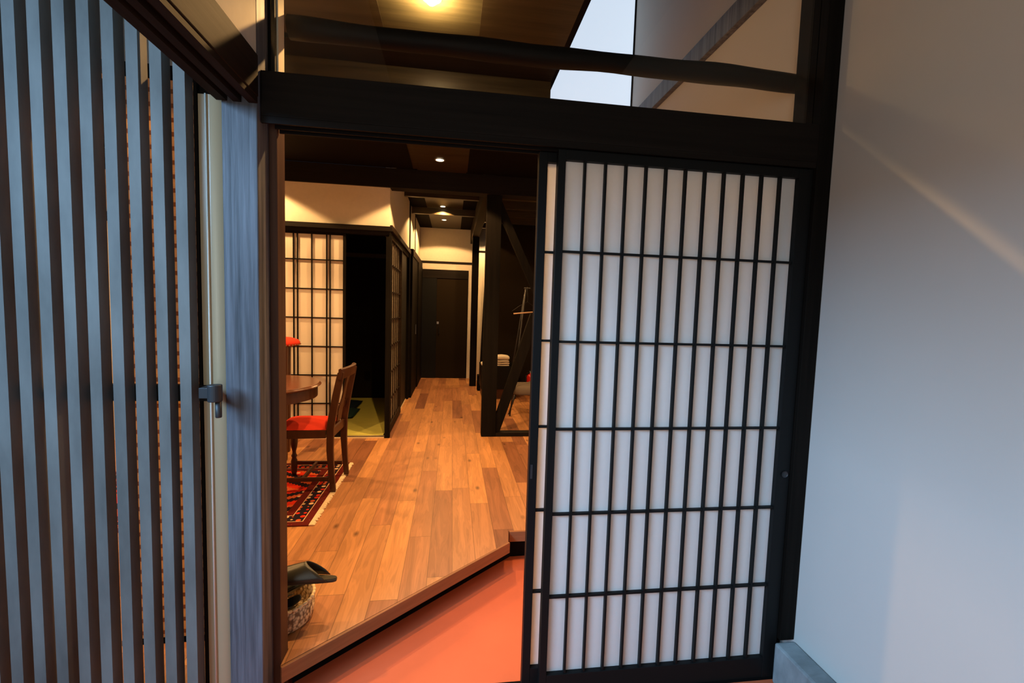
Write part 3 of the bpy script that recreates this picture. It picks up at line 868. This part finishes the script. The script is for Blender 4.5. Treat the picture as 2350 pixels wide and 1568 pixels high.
# wall right of the hall, far
struct(B(0.312, 1.309, 7.32, 7.36, 0.161, 2.30).build('wall_far', MT['plaster_cream']), 'bright cream wall right of the far post')
struct(B(0.312, 1.309, 7.32, 7.36, 2.33, CZ3 - .001).build('wall_far.001', MT['grey_upper']), 'grey upper wall right of the far post')
struct(B(0.312, 1.309, 7.312, 7.36, 2.301, 2.329).build('trim_39', MT['black']), 'black line on the far wall')
struct(B(0.386, 0.62, 6.45, 6.62, 0.161, 0.385).build('trim_40', MT['black']), 'low black plinth beside the far post')
struct(B(0.52, 1.309, 6.40, 6.44, 0.161, CZ3 - .001).build('wall_alcove', MT['brown_wall']), 'dark brown wall behind the folded towels')
ob = MB().prism_y([(0.405, 0.40), (0.515, 0.40), (0.515, 2.47), (0.470, 2.47)], 6.36, 6.398).build('timber_brace', MT['timber_z'])
tag(ob, 'dark slanting timber edge behind the main braced post', 'brace')

# ------------------------------------------------------------------ braced timber frame (y = 4.1)
o = B(0.292, 0.430, 4.098, 4.19, 0.161, 2.419).build('timber_post', MT['timber_z'], bevel=0.003)
tag(o, 'thick dark post with two slanting braces in the middle of the house', 'post')
o = B(0.431, 1.308, 4.098, 4.19, 0.161, 0.197).build('floor_sill', MT['timber_x'], bevel=0.002)
tag(o, 'low dark timber sill on the floor right of the braced post', 'sill')
o = MB().prism_y([(0.4315, 2.21), (0.85, 1.343), (0.93, 1.343), (0.4315, 2.375)], 4.115, 4.17).build('timber_brace', MT['timber_z'], bevel=0.002)
tag(o, 'upper dark brace slanting down to the right from the thick post', 'brace')
o = MB().prism_y([(0.4315, 0.199), (0.468, 0.199), (0.83, 1.30), (0.80, 1.342), (0.735, 1.342), (0.4315, 0.375)], 4.115, 4.17).build('timber_brace', MT['timber_z'], bevel=0.002)
tag(o, 'lower dark brace rising to the right from the foot of the thick post', 'brace')
o = B(0.935, 1.02, 4.10, 4.19, 0.198, 2.419).build('timber_post', MT['timber_z'], bevel=0.003)
tag(o, 'dark post right of the braces, hidden by the paper doors', 'post')

# ------------------------------------------------------------------ lamps
def downlight(x, y, z, label, energy, size=125, protr=False):
    t = thing('ceiling_lamp', label, 'lamp', (x, y, z), 'round ceiling lamps')
    MB().lathe([(0.036, z), (0.045, z - 0.002), (0.045, z - 0.006), (0.034, z - 0.006), (0.034, z - 0.001)], x, y, 28, cap=False).build('ring', MT['steel'], t)
    if protr:
        MB().lathe([(0.0, z - 0.034), (0.014, z - 0.033), (0.024, z - 0.024), (0.026, z - 0.012), (0.02, z - 0.002), (0.0, z - 0.001)], x, y, 24, cap=False).build('bulb', MT['bulb_bright'], t, smooth=True)
        light('lamp_or_fill', 'SPOT', (x, y, z - 0.042), energy, WARM, (x, y, 0), spot_size=math.radians(128), spot_blend=0.2, shadow_soft_size=0.016)
        light('lamp_spill', 'POINT', (x, y, z - 0.05), 7, (1.0, 0.66, 0.30), shadow_soft_size=0.02)
        light('lamp_glow', 'SPOT', (x, y, z - 0.052), energy * 0.36, (1.0, 0.66, 0.30), (x, y, 9), spot_size=math.radians(172), spot_blend=0.3, shadow_soft_size=0.02)
    else:
        MB().lathe([(0.0, z - 0.005), (0.028, z - 0.004), (0.033, z - 0.001)], x, y, 24, cap=False).build('bulb', MT['bulb'], t, smooth=True)
        light('lamp_or_fill', 'SPOT', (x, y, z - 0.02), energy, WARM, (x, y, 0), spot_size=math.radians(size), spot_blend=0.12, shadow_soft_size=0.03)
    return t


downlight(-0.122, 2.100, CZ1 + 0.005, 'bright bare ceiling lamp at the top of the picture, seen through the glass', 92, protr=True)
downlight(-0.130, 3.760, CZ2 + 0.005, 'small rectangular-looking lit ceiling lamp just inside the doorway', 110)
downlight(-0.157, 6.000, CZ3 + 0.005, 'nearer of the two small lamps in the far hall ceiling', 75, 135)
downlight(-0.157, 6.900, CZ3 + 0.005, 'farther of the two small lamps in the far hall ceiling', 75, 140)
# unseen spots without fixtures; the first is inferred from the scallops on the wall
light('lamp_or_fill', 'SPOT', (-1.84, 3.76, CZ2 - 0.02), 110, WARM, (-1.84, 3.76, 0), spot_size=math.radians(125), spot_blend=0.12, shadow_soft_size=0.03)
light('lamp_or_fill', 'SPOT', (-1.84, 2.2, CZ1 - 0.02), 110, WARM, (-1.84, 2.2, 0), spot_size=math.radians(126), spot_blend=0.15, shadow_soft_size=0.03)  # added to light the left room and the blinds from behind
light('lamp_or_fill', 'SPOT', (0.75, 2.35, 2.52), 72, WARM, (0.75, 2.35, 0), spot_size=math.radians(118), spot_blend=0.2, shadow_soft_size=0.03)  # fill added to backlight the paper doors, not part of a lamp row
light('lamp_or_fill', 'SPOT', (0.80, 5.2, 2.58), 14, WARM, (0.80, 5.2, 0), spot_size=math.radians(120), spot_blend=0.2, shadow_soft_size=0.03)
light('lamp_or_fill', 'SPOT', (0.62, 6.98, 2.6), 45, WARM, (0.60, 7.0, 0), spot_size=math.radians(120), spot_blend=0.1, shadow_soft_size=0.03)

# ------------------------------------------------------------------ rug, table, chair
RX0, RX1, RY0, RY1 = -2.3, -0.757, 2.444, 3.432
rg = thing('persian_rug', 'red and navy Persian rug with a cream fringe under the dining chair', 'rug', (-1.5, 2.94, 0.161))
B(RX0, RX1, RY0, RY1, 0.161, 0.168).build('pile', rug_mat(RX0, RX1, RY0, RY1), rg, bevel=0.002)
fm = MB()
rnd = random.Random(5)
y = RY0 + 0.002
while y < RY1 - 0.01:
    wd = 0.007 + rnd.random() * 0.003
    ex = 0.024 + rnd.random() * 0.010
    j_ = rnd.uniform(-0.004, 0.004)
    fm.loft([[(RX1 - 0.001, y, 0.162), (RX1 - 0.001, y + wd, 0.162), (RX1 - 0.001, y + wd, 0.167), (RX1 - 0.001, y, 0.167)],
             [(RX1 + ex * 0.6, y + j_ * .5, 0.1615), (RX1 + ex * 0.6, y + wd + j_ * .5, 0.1615), (RX1 + ex * 0.6, y + wd + j_ * .5, 0.168), (RX1 + ex * 0.6, y + j_ * .5, 0.168)],
             [(RX1 + ex, y + j_ + .001, 0.1612), (RX1 + ex, y + wd + j_ - .001, 0.1612), (RX1 + ex, y + wd + j_ - .001, 0.165), (RX1 + ex, y + j_ + .001, 0.165)]])
    y += wd * 1.02
fm.build('fringe', MT['fringe'], rg)

tb = thing('round_table', 'round polished mahogany dining table beside the red-seated chair', 'table', (-1.18, 2.84, 0.168))
TX, TY, TR = -1.15, 2.838, 0.338
MB().lathe([(0.0, 0.858), (TR - 0.016, 0.858), (TR - 0.008, 0.862), (TR, 0.868), (TR, 0.872), (TR - 0.006, 0.876), (TR - 0.009, 0.880), (TR - 0.012, 0.882), (0.0, 0.882)], TX, TY, 64, cap=False).build('table_top', MT['tablewood'], tb, smooth=False)
MB().lathe([(TR - 0.05, 0.795), (TR - 0.022, 0.795), (TR - 0.022, 0.8575), (TR - 0.05, 0.8575)], TX, TY, 64, cap=False).build('apron', MT['chairwood'], tb)
MB().lathe([(0.0, 0.22), (0.035, 0.22), (0.05, 0.26), (0.055, 0.33), (0.035, 0.42), (0.03, 0.50), (0.045, 0.60), (0.06, 0.66), (0.045, 0.72), (0.08, 0.79), (0.10, 0.857), (0.0, 0.857)], TX - .16, TY - .10, 28, cap=False).build('pedestal', MT['chairwood'], tb, smooth=True)
for k in range(3):
    a = PI + 0.35 + k * 2 * PI / 3
    c_, s_ = math.cos(a), math.sin(a)
    MB().tube([(TX - .16 + c_ * r_, TY - .10 + s_ * r_, z_) for r_, z_ in ((0.03, 0.26), (0.10, 0.28), (0.18, 0.24), (0.25, 0.185))], [0.026, 0.024, 0.02, 0.016], 10).build('foot', MT['chairwood'], tb, smooth=True)

# dining chair facing left (-x); near side y = 2.885, far side y = 3.19
ch = thing('dining_chair', 'walnut dining chair with a red padded seat, side on, on the rug', 'chair', (-0.9, 3.03, 0.168))
YN, YF = 2.885, 3.185
for yy, dx_ in ((YN, 0.0), (YF, 0.014)):
    # rear leg continuing as back stile
    path = [(-0.741 + dx_, 0.1695), (-0.752 + dx_, 0.30), (-0.760 + dx_, 0.44), (-0.758 + dx_, 0.58), (-0.744 + dx_, 0.68), (-0.723 + dx_, 0.80), (-0.703 + dx_, 0.90), (-0.694 + dx_, 0.945)]
    wdt = [0.032, 0.036, 0.042, 0.044, 0.046, 0.044, 0.042, 0.038]
    rr = [[(x - w_ / 2, yy - 0.013, z), (x + w_ / 2, yy - 0.013, z), (x + w_ / 2, yy + 0.013, z), (x - w_ / 2, yy + 0.013, z)] for (x, z), w_ in zip(path, wdt)]
    MB().loft(rr).build('leg', MT['chairwood'], ch, bevel=0.003)
for yy in (YN - 0.01, YF + 0.015):
    MB().lathe([(0.0, 0.1695), (0.014, 0.1695), (0.019, 0.19), (0.021, 0.23), (0.021, 0.27), (0.014, 0.29), (0.020, 0.305), (0.013, 0.32), (0.012, 0.335), (0.02, 0.37), (0.024, 0.40), (0.024, 0.52), (0.0, 0.52)], -1.085, yy, 20, cap=False).build('leg', MT['chairwood'], ch, smooth=True)
# seat frame
sf = MB()
sf.bar((-1.105, YN - 0.012, 0.548), (-0.785, YN, 0.548), 0.022, 0.052, (0, 1, 0))
sf.bar((-1.105, YF + 0.017, 0.548), (-0.775, YF, 0.548), 0.022, 0.052, (0, 1, 0))
sf.bar((-1.097, YN - 0.001, 0.548), (-1.097, YF + 0.006, 0.548), 0.022, 0.052, (1, 0, 0))
sf.bar((-0.755, YN + .014, 0.548), (-0.748, YF - .014, 0.548), 0.02, 0.052, (1, 0, 0))
sf.build('seat_frame', MT['chairwood'], ch, bevel=0.002)
sm = MB()
NX, NY = 12, 10
grid = []
for i in range(NX + 1):
    row_ = []
    for k in range(NY + 1):
        u, v = i / NX, k / NY
        x = -1.108 + u * 0.328
        yl = YN - 0.018 + 0.012 * u
        yh = YF + 0.022 - 0.012 * u
        z = 0.576 + 0.026 * (1 - (2 * u - 1) ** 6) * (1 - (2 * v - 1) ** 6) + 0.006 * (1 - (2 * u - 1) ** 2) * (1 - (2 * v - 1) ** 2)
        row_.append(sm.bm.verts.new((x, yl + (yh - yl) * v, z)))
    grid.append(row_)
for i in range(NX):
    for k in range(NY):
        sm.bm.faces.new((grid[i][k], grid[i + 1][k], grid[i + 1][k + 1], grid[i][k + 1]))
base_v = [sm.bm.verts.new((x, y, 0.5745)) for x, y in ((-1.108, YN - 0.018), (-0.780, YN - 0.006), (-0.780, YF + 0.010), (-1.108, YF + 0.022))]
sm.bm.faces.new(base_v[::-1])
so = sm.build('seat_pad', MT['redfabric'], ch, smooth=True)
# crest rail: curved
cr_ = []
for k in range(13):
    v = k / 12
    yy = YN - 0.018 + (YF - YN + 0.036) * v
    bow = 0.030 * math.sin(v * PI)
    x = -0.700 + bow + 0.012 * v
    zt = 0.972 + 0.006 * math.sin(v * PI)
    zb = 0.900 + 0.012 * math.sin(v * PI)
    th = 0.024 if 0 < k < 12 else 0.016
    cr_.append([(x - th / 2, yy, zb), (x + th / 2, yy, zb), (x + th / 2 + 0.008, yy, zt - 0.006), (x + 0.004, yy, zt), (x - th / 2 + 0.002, yy, zt - 0.006)])
MB().loft(cr_).build('crest_rail', MT['chairwood'], ch, bevel=0.002, smooth=False)
sl = MB()
ym = (YN + YF) / 2
spl = []
for z, wd, x in ((0.60, 0.10, -0.745), (0.68, 0.12, -0.735), (0.76, 0.07, -0.715), (0.84, 0.06, -0.700), (0.905, 0.085, -0.684)):
    spl.append([(x - 0.005, ym - wd / 2, z), (x + 0.005, ym - wd / 2, z), (x + 0.005, ym + wd / 2, z), (x - 0.005, ym + wd / 2, z)])
sl.loft(spl).build('splat', MT['chairwood'], ch, bevel=0.002)
MB().bar((-0.748, YN + 0.013, 0.655), (-0.738, YF - 0.013, 0.700), 0.018, 0.032, (1, 0, 0)).build('cross_rail', MT['chairwood'], ch, bevel=0.003)
MB().bar((-1.068, YN - 0.008, 0.253), (-0.768, YN, 0.253), 0.014, 0.026, (0, 1, 0)).build('stretcher', MT['chairwood'], ch, bevel=0.002)
MB().bar((-1.068, YF + 0.013, 0.253), (-0.758, YF, 0.253), 0.014, 0.026, (0, 1, 0)).build('stretcher', MT['chairwood'], ch, bevel=0.002)
MB().bar((-0.93, YN + 0.006, 0.253), (-0.93, YF + 0.001, 0.253), 0.018, 0.022, (1, 0, 0)).build('stretcher', MT['chairwood'], ch, bevel=0.002)

# tall stool with red studded seat behind the table
st = thing('bar_stool', 'tall dark stool with a red studded round seat behind the table', 'stool', (-1.37, 3.62, 0.161))
SX, SY = -1.365, 3.62
MB().lathe([(0.0, 1.046), (0.165, 1.046), (0.178, 1.056), (0.178, 1.070), (0.165, 1.088), (0.12, 1.104), (0.0, 1.112)], SX, SY, 40, cap=False).build('seat_pad', MT['redfabric'], st, smooth=True)
nb = MB()
for k in range(40):
    a = 2 * PI * k / 40
    px_, py_ = SX + 0.1785 * math.cos(a), SY + 0.1785 * math.sin(a)
    nb.box(px_ - .004, px_ + .004, py_ - .004, py_ + .004, 1.050, 1.058)
nb.build('studs', MT['brass'], st)
for sx, sy in ((-1, -1), (1, -1), (-1, 1), (1, 1)):
    ox = 0.115 if sy < 0 else 0.060
    MB().bar((SX + sx * (ox - 0.01), SY + sy * 0.11, 0.162), (SX + sx * ox, SY + sy * 0.105, 1.045), 0.035, 0.035, (0, 1, 0)).build('leg', MT['chairwood'], st, bevel=0.003)
for sy in (-1, 1):
    MB().bar((SX - 0.05, SY + sy * 0.108, 0.42), (SX + 0.05, SY + sy * 0.108, 0.42), 0.02, 0.03, (0, 1, 0)).build('foot_rail', MT['chairwood'], st)

# ------------------------------------------------------------------ floor cushions on the tatami
def cushion(x, y, s, z, label, m_):
    c = MB()
    n = 12
    top = [[None] * (n + 1) for _ in range(n + 1)]
    bot = [[None] * (n + 1) for _ in range(n + 1)]
    for i in range(n + 1):
        for k in range(n + 1):
            u, v = 2 * i / n - 1, 2 * k / n - 1
            h_ = 0.034 * ((1 - u ** 4) * (1 - v ** 4)) ** 0.6
            top[i][k] = c.bm.verts.new((x + u * s, y + v * s, z + 0.02 + h_))
            bot[i][k] = c.bm.verts.new((x + u * s, y + v * s, z + 0.02 - min(h_, 0.0192)))
    for i in range(n):
        for k in range(n):
            c.bm.faces.new((top[i][k], top[i + 1][k], top[i + 1][k + 1], top[i][k + 1]))
            c.bm.faces.new((bot[i][k], bot[i][k + 1], bot[i + 1][k + 1], bot[i + 1][k]))
    return tag(c.build('floor_cushion', m_, smooth=True), label, 'cushion')


cushion(-1.33, 5.33, 0.25, 0.170, 'navy floor cushion lying on the tatami at the back', MT['navy'])
cushion(-1.225, 4.95, 0.20, 0.170, 'teal floor cushion on the tatami behind the dining chair', MT['teal'])

# ------------------------------------------------------------------ basket with slippers
BX, BY, BR = -0.628, 1.705, 0.118
MT['braid'] = mat('pale_braided_rush', (0.85, 0.66, 0.38), 0.8, 0.1)
bk = thing('woven_basket', 'small round woven basket on the wooden step, holding slippers', 'basket', (BX, BY, 0.161))
MB().lathe([(0.0, 0.1615), (BR - 0.018, 0.1615), (BR - 0.004, 0.175), (BR, 0.20), (BR, 0.247), (BR - 0.008, 0.247), (BR - 0.008, 0.20), (BR - 0.012, 0.18), (0.0, 0.17)], BX, BY, 48, cap=False).build('basket_body', MT['weave'], bk, smooth=True)
rim = MB()
for k in range(34):
    a = 2 * PI * k / 34
    a2 = a + 2 * PI / 34 * 1.15
    r_ = BR - 0.004
    rim.tube([(BX + (r_ + o_) * math.cos(a + (a2 - a) * t_), BY + (r_ + o_) * math.sin(a + (a2 - a) * t_), 0.253 + zz) for t_, o_, zz in ((0, -.003, -.002), (0.33, 0.002, .002), (0.66, 0.002, .002), (1, -0.003, -.002))], [0.003, 0.0065, 0.0065, 0.003], 8)
rim.build('braided_rim', MT['braid'], bk, smooth=True)


def slipper_parts(t):
    """built along local x: heel at 0, toe at -0.26; sole at z 0"""
    out = [(-0.0, 0.006), (-0.003, 0.011), (-0.010, 0.016), (-0.03, 0.021), (-0.05, 0.024), (-0.10, 0.030), (-0.15, 0.036), (-0.20, 0.040), (-0.235, 0.034), (-0.255, 0.018), (-0.262, 0.004)]
    P = [(x, -w_) for x, w_ in out] + [(x, w_) for x, w_ in out[::-1]]
    MB().prism(P, 0.0, 0.010).build('sole', MT['leather'], t, bevel=0.002)
    # vamp: arched shell from x=-0.07 to the toe
    rings = []
    for k in range(13):
        u = k / 12
        x = -0.115 - u * 0.142
        w_ = (0.033 + 0.009 * math.sin(u * PI)) * (1 - max(0, u - 0.75) * 2.6)
        hgt = 0.062 * (1 - 0.62 * u) * (1 - max(0, u - 0.85) * 2)
        ring = []
        for q_ in range(15):
            a = PI * q_ / 14
            # opening edge sweeps back: sides reach the heel, crown stands further in
            dx__ = (1 - math.sin(a)) * 0.085 * (1 - u)
            ring.append((x + dx__, -math.cos(a) * w_, 0.008 + math.sin(a) ** 0.8 * hgt))
        rings.append(ring)
    MB().loft(rings, closed=False, cap=False).build('upper', MT['leather'], t, smooth=True, solid=0.003)
    MB().prism([(x * 0.98 - 0.002, w_ * 0.88) for x, w_ in P], 0.0102, 0.0125).build('insole', MT['leather'], t)


sp_ = thing('slipper', 'black leather slipper lying flat across the top of the basket', 'slipper', (0, 0, 0))
slipper_parts(sp_)
sp_.location = (-0.416, 1.672, 0.327)
sp_.rotation_euler = (math.radians(-8), math.radians(4.0), math.radians(3))


def copy_tree(o, loc, rot, label):
    r = o.copy(); COL.objects.link(r)
    for c in o.children:
        d = c.copy(); COL.objects.link(d); d.parent = r
    r.location = loc; r.rotation_euler = rot; r['label'] = label
    return r


for (lx, ly, lz), rt, lb_ in (((-0.540, 1.664, 0.276), (40, -30, 6), 'black slipper inside the basket, its heel curving up at the right'),
                              ((-0.548, 1.744, 0.276), (-30, -31, -4), 'black slipper inside the basket, on the far side')):
    o = copy_tree(sp_, (lx, ly, lz), tuple(math.radians(a) for a in rt), lb_)
    o.scale = (0.70, 0.70, 0.70)

# ------------------------------------------------------------------ alcove on the right: cabinet, towels, stool, rack, extinguisher
cb = thing('low_cabinet', 'low black cabinet carrying folded towels behind the braced post', 'cabinet', (0.65, 6.0, 0.161))
B(0.40, 0.90, 5.85, 6.35, 0.295, 0.605).build('body', MT['black_lacquer'], cb, bevel=0.003)
B(0.42, 0.88, 5.87, 6.33, 0.1615, 0.294).build('plinth', MT['chairwood'], cb)
MB().lathe([(0, 0), (0.008, 0), (0.01, 0.006), (0.006, 0.012), (0, 0.013)], 0, 0, 12, cap=False)
kn = B(0.775, 0.787, 5.838, 5.8495, 0.50, 0.512).build('knob', MT['chrome'], cb)


def towel(x0, x1, y0, y1, z0, h_, label, grp):
    t = MB()
    n = 14
    rr = []
    for i in range(n + 1):
        u = i / n
        x = x0 + (x1 - x0) * u
        sq = 1 - 0.25 * abs(2 * u - 1) ** 8
        wob = 0.003 * math.sin(u * 9 + z0 * 40)
        ring = []
        for k in range(16):
            a = 2 * PI * k / 16
            ca, sa = math.cos(a), math.sin(a)
            e1 = math.copysign(abs(ca) ** 0.45, ca); e2 = math.copysign(abs(sa) ** 0.55, sa)
            ring.append((x, (y0 + y1) / 2 + e1 * (y1 - y0) / 2, z0 + h_ / 2 + e2 * h_ / 2 * sq + (wob if e2 > 0 else 0)))
        rr.append(ring)
    t.loft(rr)
    return tag(t.build('folded_towel', MT['towel'], smooth=True), label, 'towel', grp)


z = 0.606
for k, (h_, lb_) in enumerate(((0.022, 'thin folded white towel at the bottom of the stack on the cabinet'), (0.026, 'folded white towel second from the bottom of the stack'), (0.028, 'folded white towel second from the top of the stack'), (0.055, 'thick folded white towel on top of the stack'))):
    towel(0.555, 0.775 + 0.004 * (k % 2), 5.87, 6.12, z, h_, lb_, 'towels stacked on the low cabinet')
    z += h_ + 0.0035
towel(0.402, 0.47, 5.87, 6.08, 0.606, 0.04, 'small white towel at the left end of the cabinet', 'towels stacked on the low cabinet')
# upholstered stool
sto = thing('upholstered_stool', 'dark grey upholstered stool on thin legs behind the lower brace', 'stool', (0.9, 5.08, 0.161))
st_ = MB()
rr = []
for z_, k_ in ((0.40, 0.93), (0.41, 1.0), (0.455, 1.0), (0.485, 0.96), (0.497, 0.80), (0.50, 0.4)):
    rr.append([(0.935 + k_ * 0.235 * math.copysign(abs(math.cos(a)) ** 0.5, math.cos(a)), 5.10 + k_ * 0.20 * math.copysign(abs(math.sin(a)) ** 0.5, math.sin(a)), z_) for a in [2 * PI * i / 24 + 0.01 for i in range(24)]])
st_.loft(rr).build('seat', MT['greyfabric'], sto, smooth=True)
for sx, sy in ((-1, -1), (1, -1), (-1, 1), (1, 1)):
    top = (0.935 + sx * 0.20, 5.10 + sy * 0.15, 0.399)
    bt = (0.935 + sx * 0.275, 5.10 + sy * 0.18, 0.176)
    lg_ = MB().tube([top, bt], [0.011, 0.008], 10).build('leg', MT['iron'], sto, smooth=True)
    lo = MB().lathe([(0.0, 0.161), (0.008, 0.163), (0.0105, 0.170), (0.008, 0.178), (0.0, 0.180)], bt[0], bt[1], 14, cap=False).build('foot', MT['chrome'], lg_, smooth=True)
    lo.matrix_parent_inverse = Matrix.Identity(4)
    lo.matrix_parent_inverse = Matrix.Translation(-Vector(sto.location)) @ Matrix.Identity(4)
    lo.matrix_parent_inverse = Matrix.Identity(4)
# clothes rack with a hanger
rk = thing('clothes_rack', 'thin black A-frame clothes rack in the dark alcove', 'rack', (0.95, 4.96, 0.161))
for a, b_ in (((0.672, 4.90, 0.162), (0.823, 4.96, 1.62)), ((0.70, 5.50, 0.162), (0.823, 4.985, 1.62)), ((1.24, 4.90, 0.162), (1.09, 4.96, 1.62)), ((1.24, 5.50, 0.162), (1.09, 4.985, 1.62))):
    MB().tube([a, b_], 0.008, 10).build('leg', MT['iron'], rk, smooth=True)
MB().tube([(0.80, 4.97, 1.625), (1.11, 4.97, 1.625)], 0.008, 10).build('top_bar', MT['iron'], rk, smooth=True)
hg = thing('clothes_hanger', 'pale wooden clothes hanger with a wire frame on the rack', 'hanger', (0.84, 4.87, 1.35))
MB().tube([(0.675, 4.865, 1.332), (0.945, 4.875, 1.362)], 0.0075, 12).build('wooden_bar', MT['palewood'], hg, smooth=True)
MB().tube([(0.655, 4.865, 1.360), (0.745, 4.868, 1.425), (0.83, 4.87, 1.470), (0.90, 4.87, 1.42), (0.965, 4.875, 1.375)], 0.0015, 6).build('wire', MT['iron'], hg)
MB().tube([(0.83, 4.87, 1.470), (0.832, 4.885, 1.53), (0.832, 4.92, 1.60), (0.835, 4.945, 1.642), (0.835, 4.962, 1.636)], 0.002, 6).build('hook', MT['iron'], hg)
# fire extinguisher
fx = thing('fire_extinguisher', 'red fire extinguisher standing behind the grey stool', 'fire extinguisher', (1.12, 6.15, 0.161))
FX, FY = 1.122, 6.15
MB().lathe([(0.0, 0.162), (0.046, 0.162), (0.052, 0.17), (0.052, 0.420), (0.048, 0.440), (0.034, 0.458), (0.018, 0.467), (0.0, 0.469)], FX, FY, 32, cap=False).build('cylinder', MT['extinguisher'], fx, smooth=True)
MB().lathe([(0.0, 0.468), (0.014, 0.468), (0.014, 0.490), (0.010, 0.505), (0.0, 0.505)], FX, FY, 16, cap=False).build('valve', MT['chrome'], fx, smooth=True)
q = MB(); q.bar((FX - 0.02, FY, 0.505), (FX + 0.055, FY, 0.533), 0.016, 0.006, (0, 1, 0)); q.bar((FX - 0.02, FY, 0.497), (FX + 0.05, FY, 0.501), 0.016, 0.006, (0, 1, 0))
q.build('lever', MT['iron'], fx)
MB().tube([(FX - 0.014, FY, 0.485), (FX - 0.05, FY - 0.01, 0.48), (FX - 0.066, FY - 0.015, 0.44), (FX - 0.066, FY - 0.015, 0.30)], 0.007, 8).build('hose', MT['iron'], fx, smooth=True)
B(FX - 0.028, FX + 0.028, FY - 0.0545, FY - 0.0525, 0.29, 0.37).build('label_plate', MT['steel'], fx)
B(FX + 0.035, FX + 0.047, FY - 0.008, FY - 0.004, 0.535, 0.565).build('tag', MT['brass'], fx)
